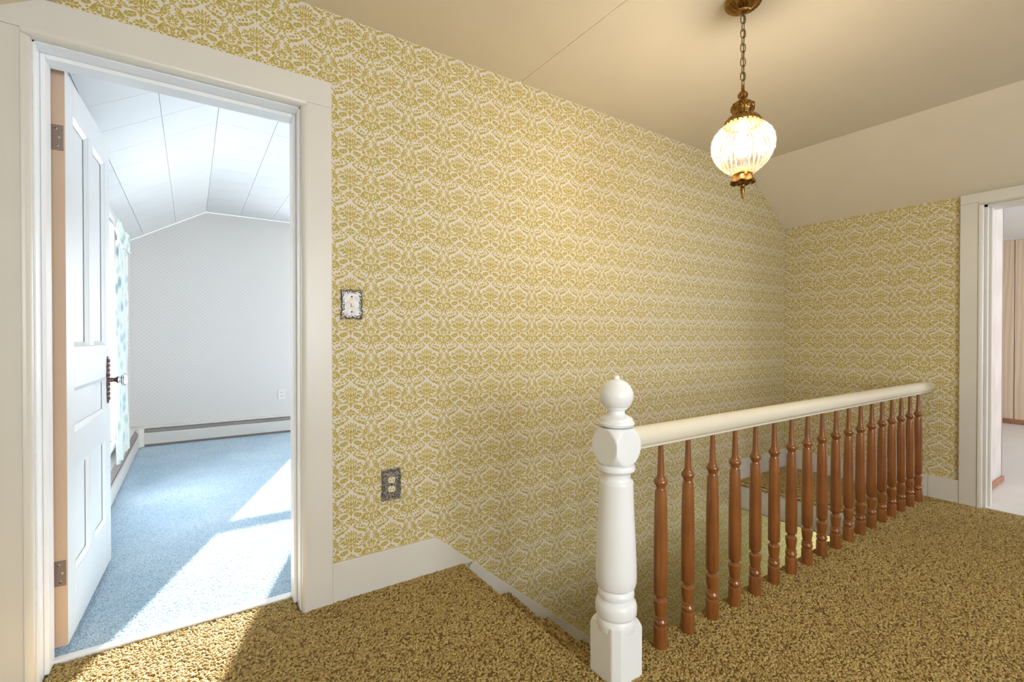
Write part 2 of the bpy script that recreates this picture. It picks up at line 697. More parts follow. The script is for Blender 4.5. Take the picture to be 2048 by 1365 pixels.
# ------------------------------------------------------------------ structure
D, D2 = 1.966, 2.12            # stair wall: hall face, bedroom face
XL, XR = -0.48, 4.066          # knee walls
ZC = 2.344                     # flat ceiling
CL, CR = 0.132, 3.46           # creases between flat and sloped ceiling
KL, KR = 1.983, 1.95           # knee wall heights
YB = -2.6                      # back of the hall
BY = 5.80                      # bedroom back wall
DX0, DX1, DZ = -0.388, 0.349, 1.936   # bedroom door opening
SX0, SX1, SY = 1.05, 3.35, 1.10       # stairwell opening
LOW = -2.49


def roof(x):
    if x < CL:
        return KL + (ZC - KL) * (x - XL) / (CL - XL)
    if x > CR:
        return KR + (ZC - KR) * (XR - x) / (XR - CR)
    return ZC


def S(o, label, cat):
    return tag(o, label, cat, kind='structure')


def gable_wall(name, mat, y0, y1, holes, low=False):
    """wall across the gable between y0 and y1; holes are (x0,x1,z0,z1)."""
    xs = sorted({XL, CL, CR, XR} | {h[0] for h in holes} | {h[1] for h in holes} | ({SX0} if low else set()))
    mb = MB()
    for a, b in zip(xs[:-1], xs[1:]):
        zb = LOW if (low and a >= SX0 - 1e-6) else 0.0
        hs = sorted([h for h in holes if h[0] <= a + 1e-6 and h[1] >= b - 1e-6], key=lambda h: h[2])
        z = zb
        for h in hs:
            if h[2] > z:
                mb.prism([(a, z), (b, z), (b, h[2]), (a, h[2])], 1, y0, y1)
            z = h[3]
        mb.prism([(a, z), (b, z), (b, roof(b)), (a, roof(a))], 1, y0, y1)
    if low:
        mb.prism([(XR, LOW), (6.0, LOW), (6.0, -0.2), (XR, -0.2)], 1, y0, y1)
    return mb.build(name, mat)


S(gable_wall('wall_stair', 'damask_main', D, D + 0.08, [(DX0, DX1, 0, DZ)], True),
  'gold and white damask papered wall running behind the stairwell', 'wall')
S(gable_wall('wall_bedroom_front', 'hex', D + 0.08, D2, [(DX0, DX1, 0, DZ)]),
  'bedroom side of the wall around the open white door', 'wall')
WIN2 = (1.22, 1.80, 0.52, 2.02)
S(gable_wall('wall_bedroom_back', 'hex', BY, BY + 0.14, [WIN2]),
  'white honeycomb papered back wall of the bedroom', 'wall')
FILL_HOLE = (-0.1, 1.7, 0.6, 2.1)  # made-up opening behind the camera for the hall fill
S(gable_wall('wall_hall_back', 'damask_far', YB - 0.1, YB, [FILL_HOLE]),
  'damask papered wall at the back of the landing', 'wall')


def side_wall(name, mat, x0, x1, y0, y1, ztop, holes, z0=0.0):
    ys = sorted({y0, y1} | {h[0] for h in holes} | {h[1] for h in holes})
    mb = MB()
    for a, b in zip(ys[:-1], ys[1:]):
        z = z0
        for h in sorted([h for h in holes if h[0] <= a + 1e-6 and h[1] >= b - 1e-6], key=lambda h: h[2]):
            if h[2] > z:
                mb.box(x0, x1, a, b, z, h[2])
            z = h[3]
        mb.box(x0, x1, a, b, z, ztop)
    return mb.build(name, mat)


RD = (0.0, 0.779, 0.0, 1.872)   # doorway in the end wall (y0,y1,z0,z1)
S(side_wall('wall_right', 'damask_far', XR, XR + 0.1, YB, D, KR, [RD]),
  'gold and white damask papered end wall beside the right doorway', 'wall')
S(side_wall('wall_left', 'damask_far', XL - 0.1, XL, YB, D, KL, []),
  'damask papered knee wall left of the bedroom door', 'wall')
WIN1 = (3.25, 4.45, 0.30, 1.83)
S(side_wall('wall_bedroom_left', 'hex', XL - 0.12, XL, D2, BY, KL, [WIN1]),
  'white knee wall of the bedroom with the curtained window', 'wall')
ADDED_WIN = (3.1, 4.9, 0.6, 1.8)  # unseen opening added for extra light and bounce in the bedroom
S(side_wall('wall_bedroom_right', 'hex', XR, XR + 0.12, D2, BY, KR, [ADDED_WIN]),
  'white knee wall on the right side of the bedroom', 'wall')

# ceilings
ceil = empty('ceiling', (1.79, 0.0, ZC), 'cream painted landing ceiling with sloping sides', 'ceiling', kind='structure')
g = 0.0012


def slope_board(x0, x1, y0, y1, z0, z1, th=0.03):
    dx, dz = x1 - x0, z1 - z0
    n = Vector((-dz, dx)).normalized() * th
    if n.y < 0:
        n = -n
    return MB().prism([(x0, z0), (x1, z1), (x1 + n.x, z1 + n.y), (x0 + n.x, z0 + n.y)], 1, y0, y1)


for a, b in ((CL, 1.385 - g), (1.385 + g, CR)):
    MB().box(a, b, YB, D, ZC, ZC + 0.03).build('ceiling_board', 'ceil', ceil)
slope_board(XL, CL, YB, D, KL, ZC).build('ceiling_board', 'ceil', ceil)
slope_board(CR, XR, YB, D, ZC, KR).build('ceiling_board', 'ceil', ceil)

bceil = empty('bedroom_ceiling', (1.79, 4.0, ZC), 'white square tiled bedroom ceiling with sloping sides', 'ceiling', kind='structure')
MB().box(CL - 0.02, CR + 0.02, D2, BY, ZC + 0.012, ZC + 0.04).build('ceiling_backing', 'heater_in', bceil)
slope_board(XL, CL, D2, BY, KL + 0.012, ZC + 0.012).build('ceiling_backing', 'heater_in', bceil)
slope_board(CR, XR, D2, BY, ZC + 0.012, KR + 0.012).build('ceiling_backing', 'heater_in', bceil)
T = 0.295
gap = 0.0011
ny = 12
ty = (BY - D2) / ny
tile_flat = MB().box(gap, T - gap, gap, ty - gap, 0, 0.01).mesh('ceiling_tile')
tile_flat.materials.append(M['tile'])
nflat = 11
tw = (CR - CL) / nflat
for i in range(nflat):
    for j in range(ny):
        o = place('ceiling_tile', tile_flat, bceil)
        o.scale = (tw / T, 1, 1)
        o.location = Vector((CL + i * tw, D2 + j * ty, ZC)) - bceil.location
sl = sqrt((CL - XL) ** 2 + (ZC - KL) ** 2)
ang = math.atan2(ZC - KL, CL - XL)
edges = [0.0, sl - 2 * T, sl - T, sl]
for i in range(3):
    m2 = MB().box(edges[i] + gap, edges[i + 1] - gap, gap, ty - gap, 0, 0.01).mesh('ceiling_tile')
    m2.materials.append(M['tile'])
    for j in range(ny):
        o = place('ceiling_tile', m2, bceil)
        o.rotation_euler = (0, -ang, 0)
        o.location = Vector((XL, D2 + j * ty, KL)) - bceil.location
angr = math.atan2(ZC - KR, XR - CR)
slr = sqrt((XR - CR) ** 2 + (ZC - KR) ** 2)
for i in range(3):
    e = [0, T, 2 * T, slr]
    m2 = MB().box(e[i] + gap, e[i + 1] - gap, gap, ty - gap, 0, 0.01).mesh('ceiling_tile')
    m2.materials.append(M['tile'])
    for j in range(ny):
        o = place('ceiling_tile', m2, bceil)
        o.rotation_euler = (0, angr, 0)
        o.location = Vector((CR, D2 + j * ty, ZC)) - bceil.location

# floors
fl = MB()
FZ = -0.014
TH = 0.18
fl.box(XL, XR, YB, SY, FZ - TH, FZ)
fl.box(XL, SX0, SY, D, FZ - TH, FZ)
fl.box(SX1, XR, SY, D, FZ - TH, FZ)
fl.box(DX0, DX1, D, 2.09, FZ - TH, FZ)
S(fl.build('floor', 'subfloor'), 'landing floor under the gold shag carpet', 'floor')
S(MB().box(XL, XR, 2.12, BY, -0.1, -0.012).build('floor_bedroom', 'blue'), 'bedroom floor under the pale blue carpet', 'floor')
S(MB().box(DX0 - 0.02, DX1 + 0.02, 2.088, 2.122, -0.05, 0.0).build('trim_threshold', 'white', bevel=0.003),
  'thin white threshold strip between gold and blue carpets', 'threshold')
S(MB().box(XR, 8.4, -2.0, 2.75, -0.06, -0.004).build('floor_panelled_room', 'vinyl'), 'pale vinyl floor of the room beyond the right doorway', 'floor')

# stairwell surroundings
S(MB().box(SX0 - 0.02, 6.0, SY - 0.02, SY + 0.001, LOW, -0.03).build('wall_stair_side', 'damask_main'),
  'damask papered stairwell wall under the balusters', 'wall')
S(MB().box(SX1 - 0.012, SX1 - 0.0005, SY, D, -0.205, -0.02).build('trim_stairwell_fascia', 'trim', bevel=0.003),
  'cream fascia board under the carpeted ledge past the stairs', 'fascia')
S(MB().box(SX1, 6.0, SY, D, -0.215, -0.195).build('ceiling_lower', 'ceil'), 'cream ceiling over the foot of the stairs', 'ceiling')
S(MB().box(SX0 - 0.1, 6.6, SY, D, LOW - 0.05, LOW).build('floor_lower', 'subfloor'), 'floor at the foot of the stairs', 'floor')
# lower end wall with a window opening
mb = MB()
mb.box(6.0, 6.08, SY - 0.02, D, LOW, -1.9)
mb.box(6.0, 6.08, SY - 0.02, D, -0.5, -0.1)
S(mb.build('wall_lower_end', 'damask_far'), 'damask papered wall at the foot of the stairs', 'wall')

# panelled room
PR = 2.272
S(MB().box(XR, 8.4, -2.0, 2.75, PR, PR + 0.05).build('ceiling_panelled_room', 'tile'), 'white ceiling of the room beyond the right doorway', 'ceiling')
pw = empty('wall_panelled_far', (8.3, 0.4, 0), 'pale oak plank panelled wall of the room past the right doorway', 'wall', kind='structure')
MB().box(8.32, 8.38, -2.0, 2.75, 0, PR).build('wall_backing', 'redtrim', pw)
y = 2.74
k = 0
wd = [0.27, 0.2, 0.33, 0.22, 0.3, 0.18, 0.26]
y = 1.322 + 0.27 * 2 + 0.2 + 0.33 + 0.3
edges = [1.322]
while edges[-1] > -1.9:
    edges.append(edges[-1] - wd[k % 7]); k += 1
up = [1.322]
while up[-1] < 2.6:
    up.append(up[-1] + wd[k % 7]); k += 1
edges = sorted(set(edges + up))
for a, b in zip(edges[:-1], edges[1:]):
    MB().box(8.30, 8.32, a + 0.003, b - 0.003, 0.05, PR - 0.03).build('plank', 'panel', pw, bevel=0.003)
MB().box(8.285, 8.31, -2.0, 2.75, 0, 0.055).build('base_trim', 'redtrim', pw)
MB().box(8.285, 8.31, -2.0, 2.75, PR - 0.03, PR).build('ceiling_trim', 'trim', pw)
pp = empty('wall_partition', (4.5, 0.84, 0), 'short whitewashed plank partition just inside the right doorway', 'wall', kind='structure')
MB().box(4.166, 4.905, 0.855, 0.96, 0, PR).build('wall_backing', 'redtrim', pp)
e = [4.166, 4.33, 4.52, 4.70, 4.91]
for a, b in zip(e[:-1], e[1:]):
    MB().box(a + 0.002, b - 0.002, 0.842, 0.856, 0.03, PR).build('plank', 'panel2', pp, bevel=0.002)
MB().box(4.902, 4.914, 0.84, 0.962, 0.0, PR).build('corner_trim', 'heater_in', pp)
MB().box(4.14, 4.915, 0.826, 0.843, 0, 0.04).build('base_trim', 'redtrim', pp, bevel=0.006)
mb = MB()
mb.box(XR, 8.4, 2.75, 2.83, 0, PR)
S(mb.build('wall_panelled_side', 'panel'), 'panelled side wall hidden behind the short partition', 'wall')
mb = MB()
mb.box(XR, 5.0, -2.08, -2.0, 0, PR); mb.box(7.6, 8.4, -2.08, -2.0, 0, PR)
mb.box(5.0, 7.6, -2.08, -2.0, 0, 0.7); mb.box(5.0, 7.6, -2.08, -2.0, 2.0, PR)
S(mb.build('wall_panelled_window', 'panel'), 'panelled wall around the window of the right room', 'wall')
S(MB().box(XR + 0.1, XR + 0.14, -2.0, -0.1, 0, PR).box(XR + 0.1, XR + 0.14, 0.86, 2.75, 0, PR).build('wall_panelled_near', 'panel2'),
  'near wall of the right room beside its doorway', 'wall')


# ---- trims
def casing(name, label, mat='trim'):
    return empty(name, ((DX0 + DX1) / 2, D, 0), label, 'door frame', kind='structure')


c1 = casing('trim_1', 'wide cream door casing around the open bedroom doorway')
CY = D - 0.022
# inner bead profile swept on the three sides
MB().box(XL + 0.001, DX0 - 0.02, CY, D, -0.01, 1.9555).build('side_casing', 'trim', c1, bevel=0.002)
MB().box(DX1 + 0.02, 0.461, CY, D, -0.01, 1.9555).build('side_casing', 'trim', c1, bevel=0.002)
MB().prism([(XL + 0.001, 1.956), (0.461, 1.956), (0.461, 2.054), (-0.371, 2.054), (XL + 0.001, roof(XL + 0.001))], 1, CY, D).build('head_casing', 'trim', c1, bevel=0.002)


def bead(p, rad=0.02, n=8):
    """quarter-round bead section: list of (a, y) with a = distance from the opening edge."""
    pts = [(0.0, D), (0.0, D - 0.010)]
    pts += [(rad - rad * cos(t), D - 0.012 - 0.016 * sin(t)) for t in [pi / 2 * i / n for i in range(n + 1)]]
    pts += [(rad, D)]
    return pts


bp = bead(0)
MB().prism([(DX0 - a, y) for a, y in bp], 2, -0.01, DZ).build('bead', 'trim', c1, smooth=40)
MB().prism([(DX1 + a, y) for a, y in bp], 2, -0.01, DZ).build('bead', 'trim', c1, smooth=40)
MB().prism([(y, DZ + a) for a, y in bp], 0, DX0 - 0.02, DX1 + 0.02).build('bead', 'trim', c1, smooth=40)
# jamb lining and stops
J = 0.012
MB().box(DX0 - 0.001, DX0 + J * 0 + 0.004, D + 0.002, D2, -0.01, DZ).build('jamb', 'white', c1)
MB().box(DX1 - 0.004, DX1 + 0.001, D + 0.002, D2, -0.01, DZ).build('jamb', 'white', c1)
MB().box(DX0, DX1, D + 0.002, D2, DZ - 0.004, DZ + 0.001).build('jamb', 'white', c1)
MB().box(DX0 + 0.004, DX0 + 0.016, 2.03, 2.10, -0.005, DZ - 0.004).build('door_stop', 'white', c1, bevel=0.002)
MB().box(DX1 - 0.016, DX1 - 0.004, 2.03, 2.10, -0.005, DZ - 0.004).build('door_stop', 'white', c1, bevel=0.002)
MB().box(DX0 + 0.016, DX1 - 0.016, 2.03, 2.10, DZ - 0.018, DZ - 0.004).build('door_stop', 'white', c1, bevel=0.002)

# right doorway casing
c2 = empty('trim_2', (XR, 0.83, 0), 'cream painted casing around the right doorway', 'door frame', kind='structure')
X0 = XR - 0.022
MB().box(X0, XR, 0.80, 0.886, -0.01, 1.89).build('side_casing', 'trim', c2, bevel=0.002)
MB().box(X0, XR, -0.107, -0.021, -0.01, 1.89).build('side_casing', 'trim', c2, bevel=0.002)
MB().box(X0, XR, -0.107, 0.886, 1.8905, 1.949).build('head_casing', 'trim', c2, bevel=0.002)
pr = [(XR, 0.0), (XR - 0.010, 0.0)] + [(XR - 0.012 - 0.016 * sin(t), 0.02 - 0.02 * cos(t)) for t in [pi / 2 * i / 8 for i in range(9)]] + [(XR, 0.02)]
MB().prism([(x, 0.779 + a) for x, a in pr], 2, -0.01, 1.872).build('bead', 'trim', c2, smooth=40)
MB().prism([(x, -a) for x, a in pr], 2, -0.01, 1.872).build('bead', 'trim', c2, smooth=40)
MB().prism([(x, 1.872 + a) for x, a in pr], 1, -0.02, 0.80).build('bead', 'trim', c2, smooth=40)
MB().box(XR + 0.002, XR + 0.14, 0.765, 0.779, -0.01, 1.872).build('jamb', 'trim', c2)
MB().box(XR + 0.002, XR + 0.14, 0.0, 0.014, -0.01, 1.872).build('jamb', 'trim', c2)
MB().box(XR + 0.002, XR + 0.14, 0.0, 0.779, 1.858, 1.873).build('jamb', 'trim', c2)
MB().box(XR + 0.05, XR + 0.085, 0.753, 0.766, -0.008, 1.858).build('door_stop', 'trim', c2)

# baseboards
BT = 0.152
slope = -0.838
x_end = SX0 + 0.02
bs = MB().prism([(0.462, -0.012), (1.1005, -0.012), (0.912, BT - 0.006), (0.462, BT - 0.006)], 1, D - 0.016, D)
S(bs.build('baseboard_stair_wall', 'trim', bevel=0.002), 'cream baseboard beside the bedroom door casing ending at stairs', 'baseboard')


def skirt(x):
    return 0.146 + slope * (x - 0.912)


sk = MB().prism([(1.101, skirt(1.101)), (4.0, skirt(4.0)), (4.0, skirt(4.0) - 0.34), (1.06, skirt(1.06) - 0.34), (1.06, -0.06)], 1, D - 0.016, D)
S(sk.build('trim_stair_skirt', 'trim'), 'cream skirting board running down the stairs along papered wall', 'skirting')
S(MB().box(XR - 0.018, XR, 0.887, SY - 0.06, -0.012, 0.137).build('baseboard_right', 'trim', bevel=0.002),
  'cream baseboard between last baluster and right door casing', 'baseboard')
S(MB().box(XR - 0.018, XR, SY - 0.059, D - 0.019, -0.012, 0.137).build('baseboard_ledge_end', 'trim', bevel=0.002),
  'cream baseboard behind the balusters on the end wall ledge', 'baseboard')
S(MB().box(SX1, XR - 0.0, D - 0.018, D, -0.012, 0.137).build('baseboard_ledge_side', 'trim', bevel=0.002),
  'short cream baseboard on stair wall above carpeted ledge', 'baseboard')

# stairs
st = empty('staircase', (SX0, (SY + D) / 2, 0), 'gold carpeted staircase descending beside the damask wall', 'stairs', kind='structure')
RISE, RUN = 0.2085, 0.25
for i in range(1, 12):
    x = SX0 - 0.03 + RUN * (i - 1)
    z = -RISE * i
    MB().box(x, x + RUN + 0.03, SY + 0.002, D - 0.016, z - 0.19, z - 0.014).build('step', 'subfloor', st, bevel=0.01)

# ------------------------------------------------------------------ carpets (yarn tufts)
def tuft_modifier(o, density, size, mat, seed=0, flat=0.5, tilt=0.9):
    ng = bpy.data.node_groups.new('tufts', 'GeometryNodeTree')
    ng.interface.new_socket('Geometry', in_out='INPUT', socket_type='NodeSocketGeometry')
    ng.interface.new_socket('Geometry', in_out='OUTPUT', socket_type='NodeSocketGeometry')
    N = ng.nodes
    gi, go = N.new('NodeGroupInput'), N.new('NodeGroupOutput')
    dp = N.new('GeometryNodeDistributePointsOnFaces')
    dp.inputs['Density'].default_value = density
    dp.inputs['Seed'].default_value = seed
    ico = N.new('GeometryNodeMeshIcoSphere')
    ico.inputs['Radius'].default_value = size
    ico.inputs['Subdivisions'].default_value = 1
    sm = N.new('GeometryNodeSetShadeSmooth')
    mt = N.new('GeometryNodeSetMaterial')
    mt.inputs['Material'].default_value = M[mat]
    rr = N.new('FunctionNodeRandomValue'); rr.data_type = 'FLOAT_VECTOR'
    rr.inputs[0].default_value = (-tilt, -tilt, 0)
    rr.inputs[1].default_value = (tilt, tilt, 6.283)
    rs = N.new('FunctionNodeRandomValue'); rs.data_type = 'FLOAT_VECTOR'
    rs.inputs[0].default_value = (0.8, flat * 0.7, flat * 0.7)
    rs.inputs[1].default_value = (1.45, flat * 1.3, flat * 1.2)
    rs.inputs['Seed'].default_value = 5
    ip = N.new('GeometryNodeInstanceOnPoints')
    jn = N.new('GeometryNodeJoinGeometry')
    L = ng.links.new
    L(gi.outputs[0], dp.inputs['Mesh'])
    L(dp.outputs['Points'], ip.inputs['Points'])
    L(ico.outputs['Mesh'], sm.inputs['Geometry'])
    L(sm.outputs[0], mt.inputs['Geometry'])
    L(mt.outputs[0], ip.inputs['Instance'])
    L(rr.outputs[0], ip.inputs['Rotation'])
    L(rs.outputs[0], ip.inputs['Scale'])
    L(ip.outputs[0], jn.inputs[0])
    L(gi.outputs[0], jn.inputs[0])
    L(jn.outputs[0], go.inputs[0])
    md = o.modifiers.new('tufts', 'NODES')
    md.node_group = ng


def sheet(mb, x0, x1, y0, y1, z):
    mb.add([(x0, y0, z), (x1, y0, z), (x1, y1, z), (x0, y1, z)], [(0, 1, 2, 3)])


cz = -0.010
mb = MB()
sheet(mb, XL, XR - 0.002, -0.5, SY - 0.004, cz)
sheet(mb, XL, SX0 - 0.004, SY - 0.004, D - 0.012, cz)
sheet(mb, DX0 + 0.01, DX1 - 0.01, D - 0.012, 2.085, cz)
sheet(mb, SX1 + 0.004, XR - 0.02, SY - 0.004, D - 0.02, cz)
# rolled edges
mb.add([(SX0 - 0.004, SY, cz), (SX0 - 0.004, D - 0.02, cz), (SX0 + 0.022, D - 0.02, -0.05), (SX0 + 0.022, SY, -0.05)], [(0, 1, 2, 3)])
mb.add([(SX1 + 0.004, SY, cz), (SX1 + 0.004, D - 0.02, cz), (SX1 - 0.02, D - 0.02, -0.035), (SX1 - 0.02, SY, -0.035)], [(0, 1, 2, 3)])
mb.add([(SX0, SY - 0.004, cz), (SX1, SY - 0.004, cz), (SX1, SY + 0.008, -0.05), (SX0, SY + 0.008, -0.05)], [(0, 1, 2, 3)])
carpet = mb.build('shag_carpet', 'subfloor')
tag(carpet, 'olive gold shag carpet covering the landing floor', 'carpet', kind='stuff')
tuft_modifier(carpet, 24000, 0.0058, 'shag', 0, 0.62)

mb = MB()
for i in range(1, 12):
    x = SX0 - 0.03 + RUN * (i - 1)
    z = -RISE * i - 0.012
    sheet(mb, x, x + RUN + 0.03, SY + 0.004, D - 0.018, z)
    xx = x + RUN + 0.031
    mb.add([(xx, SY + 0.004, z), (xx, D - 0.018, z), (xx + 0.004, D - 0.018, z - 0.17), (xx + 0.004, SY + 0.004, z - 0.17)], [(0, 1, 2, 3)])
sc = mb.build('stair_carpet', 'subfloor')
tag(sc, 'olive gold shag carpet covering the stair treads', 'carpet', kind='stuff')
tuft_modifier(sc, 9000, 0.0085, 'shag', 3, 0.62)

mb = MB()
sheet(mb, XL + 0.001, 1.1, 2.124, BY - 0.01, -0.008)
bc = mb.build('blue_carpet', 'blue')
tuft_modifier(bc, 42000, 0.0044, 'bluetuft', 2, 0.6, 0.35)
tag(bc, 'pale blue plush carpet covering the bedroom floor', 'carpet', kind='stuff')

# ------------------------------------------------------------------ railing
RX, RY = 1.108, 1.046
rl = empty('stair_railing', (RX, RY, 0), 'stair railing with white newel, ivory handrail and turned wooden balusters', 'railing')
newel = MB().lathe([(0.036, 0.657), (0.050, 0.655), (0.0575, 0.650), (0.0590, 0.643), (0.0585, 0.636), (0.0540, 0.630), (0.0475, 0.627), (0.0450, 0.622), (0.0445, 0.612), (0.0460, 0.604), (0.0520, 0.601), (0.0535, 0.596),
                    (0.0530, 0.588), (0.056, 0.50), (0.060, 0.42), (0.0632, 0.34), (0.0640, 0.30), (0.0632, 0.284), (0.0600, 0.272), (0.0530, 0.266),
                    (0.0500, 0.263), (0.0520, 0.260), (0.0560, 0.255), (0.0572, 0.247), (0.0560, 0.240), (0.0500, 0.236), (0.0490, 0.232), (0.0540, 0.229), (0.0600, 0.224), (0.0640, 0.214),
                    (0.0648, 0.200), (0.0635, 0.186), (0.0590, 0.181), (0.0580, 0.176), (0.0605, 0.170), (0.0630, 0.160), (0.06, 0.14)], (RX, RY, 0), 64)
nw = newel.build('newel_post', 'white', rl, smooth=32)
nw['label'] = 'white painted turned newel post'
# finial
fin = [(0.040, 0.768), (0.054, 0.774), (0.0575, 0.781), (0.0560, 0.786), (0.0515, 0.789), (0.0520, 0.792), (0.050, 0.797), (0.040, 0.803), (0.031, 0.807), (0.027, 0.812), (0.0262, 0.817), (0.0275, 0.822), (0.034, 0.826), (0.036, 0.829), (0.0355, 0.831)]
R0, zc0 = 0.0535, 0.868
for i in range(0, 25):
    t = -0.76 + (pi / 2 - 0.18 + 0.76) * i / 24
    r = R0 * cos(t)
    z = zc0 + R0 * 0.97 * sin(t)
    fin.append((r - (0.0012 if i in (12, 14) else 0), z))
fin += [(0.0105, 0.9195), (0.0105, 0.928), (0.006, 0.931), (0.001, 0.9315)]
MB().lathe(fin, (RX, RY, 0), 48).build('finial', 'white', nw, smooth=35)
# faceted cube block
mb = MB()
a, R = 0.054, 0.0755
n = 18
for ax in range(3):
    for sg in (-1, 1):
        vs, fs = [], []
        for i in range(n + 1):
            for j in range(n + 1):
                p = [0, 0, 0]
                p[ax] = sg * a
                p[(ax + 1) % 3] = a * (2 * i / n - 1)
                p[(ax + 2) % 3] = a * (2 * j / n - 1)
                v = Vector(p)
                if v.length > R:
                    v = v.normalized() * R
                vs.append((RX + v.x, RY + v.y, 0.712 + v.z * 1.06))
        for i in range(n):
            for j in range(n):
                fs.append((i * (n + 1) + j, (i + 1) * (n + 1) + j, (i + 1) * (n + 1) + j + 1, i * (n + 1) + j + 1))
        mb.add(vs, fs)
MB_block = mb.build('cube_block', 'white', nw, smooth=28)
# square base with stopped chamfers and rounded shoulder


def base_ring(z, ch, rc):
    out = []
    A = 0.057
    for i in range(96):
        t = 2 * pi * i / 96
        c, s_ = abs(cos(t)), abs(sin(t))
        front = cos(t) < 0 and sin(t) < 0
        r = min(A / max(c, s_), (2 * A - (ch if front else 0.001)) / (c + s_), rc)
        out.append((RX + r * cos(t), RY + r * sin(t), z))
    return out


rg = [base_ring(-0.0095, 0.022, 1), base_ring(0.116, 0.022, 1), base_ring(0.128, 0.022, 1)]
for i in range(1, 11):
    t = pi / 2 * i / 10
    rg.append(base_ring(0.128 + 0.034 * sin(t), 0.022, 0.0625 + 0.0195 * cos(t)))
MB().rings(rg).build('base_block', 'white', nw, smooth=30)

# handrail
hp = [(-0.018, 0.688), (0.018, 0.688), (0.021, 0.690), (0.022, 0.697), (0.027, 0.702), (0.031, 0.709)]
hp += [(0.033 * cos(t), 0.722 + 0.037 * sin(t)) for t in [pi * i / 16 for i in range(0, 17)]]
hp += [(-0.031, 0.709), (-0.027, 0.702), (-0.022, 0.697), (-0.021, 0.690)]
MB().prism([(RY + a, z) for a, z in hp], 0, RX + 0.05, XR).build('handrail', 'rail', rl, smooth=35)
# balusters
bprof = [(0.0235, -0.0095), (0.0238, 0.058), (0.0228, 0.063), (0.0185, 0.066), (0.0188, 0.069), (0.0225, 0.073), (0.0238, 0.079), (0.0230, 0.085), (0.0190, 0.089), (0.0185, 0.092), (0.0225, 0.0945), (0.0225, 0.0975), (0.0180, 0.100), (0.0180, 0.105),
         (0.0200, 0.115), (0.0222, 0.132), (0.0236, 0.148), (0.0236, 0.153), (0.0200, 0.156), (0.0150, 0.160), (0.0145, 0.165), (0.0175, 0.169), (0.0222, 0.173), (0.0236, 0.180),
         (0.0240, 0.26), (0.0232, 0.36), (0.0216, 0.45), (0.0198, 0.522), (0.0190, 0.529), (0.0155, 0.531), (0.0145, 0.537), (0.0165, 0.540), (0.0165, 0.543), (0.0195, 0.547),
         (0.0232, 0.555), (0.0238, 0.559), (0.0215, 0.565), (0.0165, 0.571), (0.0162, 0.574), (0.0130, 0.577), (0.0122, 0.584), (0.0108, 0.62), (0.0092, 0.66), (0.0084, 0.692)]
b0 = MB().lathe(bprof, (0, 0, 0), 20)
bm_ = b0.mesh('baluster')
bm_.materials.append(M['oak'])
bm_.shade_smooth()
bm_.set_sharp_from_angle(angle=radians(40))
for i in range(18):
    o = place('baluster', bm_, rl)
    o.location = (1.325 + 0.1505 * i - RX, 0, 0)
    o.rotation_euler = (0, 0, i * 1.7)

# ------------------------------------------------------------------ pendant lamp
PX, PY = 1.757, 1.008
pl = empty('pendant_lamp', (PX, PY, ZC), 'lit pressed glass globe pendant with ornate brass fittings on chain', 'lamp')
P3 = (PX, PY, 0)


def canopy_mod(r, z, t, j):
    if 3 <= j <= 9:
        z = z - 0.0026 * cos(30 * t)
    return r, z


can = [(0.062, 2.344), (0.066, 2.341), (0.066, 2.334), (0.063, 2.329), (0.058, 2.325), (0.050, 2.319), (0.042, 2.314), (0.034, 2.310), (0.027, 2.307), (0.021, 2.305), (0.020, 2.300), (0.015, 2.297), (0.007, 2.295), (0.003, 2.294)]
MB().lathe(can, P3, 144, canopy_mod).build('canopy', 'brass', pl, smooth=60)


def stadium(w, h, r, seg=24):
    pts = []
    hh = h / 2 - w / 2
    for i in range(seg):
        t = 2 * pi * i / seg
        pts.append((w / 2 * cos(t), 0, w / 2 * sin(t) + (hh if sin(t) > 0 else -hh)))
    return MB().tube(pts, r, 6, True)


lk = stadium(0.0175, 0.033, 0.0019).mesh('chain_link')
lk.materials.append(M['chain'])
lk.shade_smooth()
ch = MB().tube([(PX, PY, 2.296), (PX, PY, 2.284)], 0.003).build('chain', 'chain', pl)
for i in range(10):
    o = place('chain_link', lk, ch)
    o.location = (0, 0, 2.272 - 0.0272 * i - ZC)
    o.rotation_euler = (0, 0, -0.62 + (pi / 2 if i % 2 else 0))
cp = [(PX + 0.007 + 0.003 * sin(i * 0.8), PY + 0.001, 2.298 - 0.0282 * i) for i in range(11)]
MB().tube(cp, 0.0022, 6).build('cord', 'chain', pl, smooth=60)


def bulb_mod(n, amp):
    return lambda r, z, t, j: (r * (1 + amp * cos(n * t)), z)


MB().lathe([(0.003, 2.022), (0.005, 2.016), (0.0065, 2.008), (0.005, 2.000), (0.008, 1.997), (0.014, 1.992), (0.0175, 1.984), (0.0165, 1.975), (0.011, 1.969), (0.008, 1.965), (0.010, 1.962), (0.015, 1.958)], P3, 48, bulb_mod(6, 0.07)).build('top_bead', 'brass', pl, smooth=50)
ob = MB().lathe([(0.010, 1.963), (0.020, 1.960), (0.028, 1.955), (0.036, 1.948), (0.0405, 1.938), (0.0405, 1.928), (0.037, 1.918), (0.032, 1.911), (0.030, 1.906), (0.034, 1.902)], P3, 64, bulb_mod(16, 0.03)).build('ornament_bulb', 'brass', pl, smooth=50)
bs_ = MB()
for i in range(9):
    t = 2 * pi * i / 9
    bs_.tube([(PX + (0.0405) * cos(t + 0.22 * cos(q)), PY + 0.0405 * sin(t + 0.22 * cos(q)), 1.934 + 0.010 * sin(q)) for q in [2 * pi * w / 14 for w in range(14)]], 0.0018, 5, True)
    bs_.ball((PX + 0.040 * cos(t), PY + 0.040 * sin(t), 1.934), 0.0045, 8)
bs_.build('scroll_rings', 'brass', ob, smooth=60)
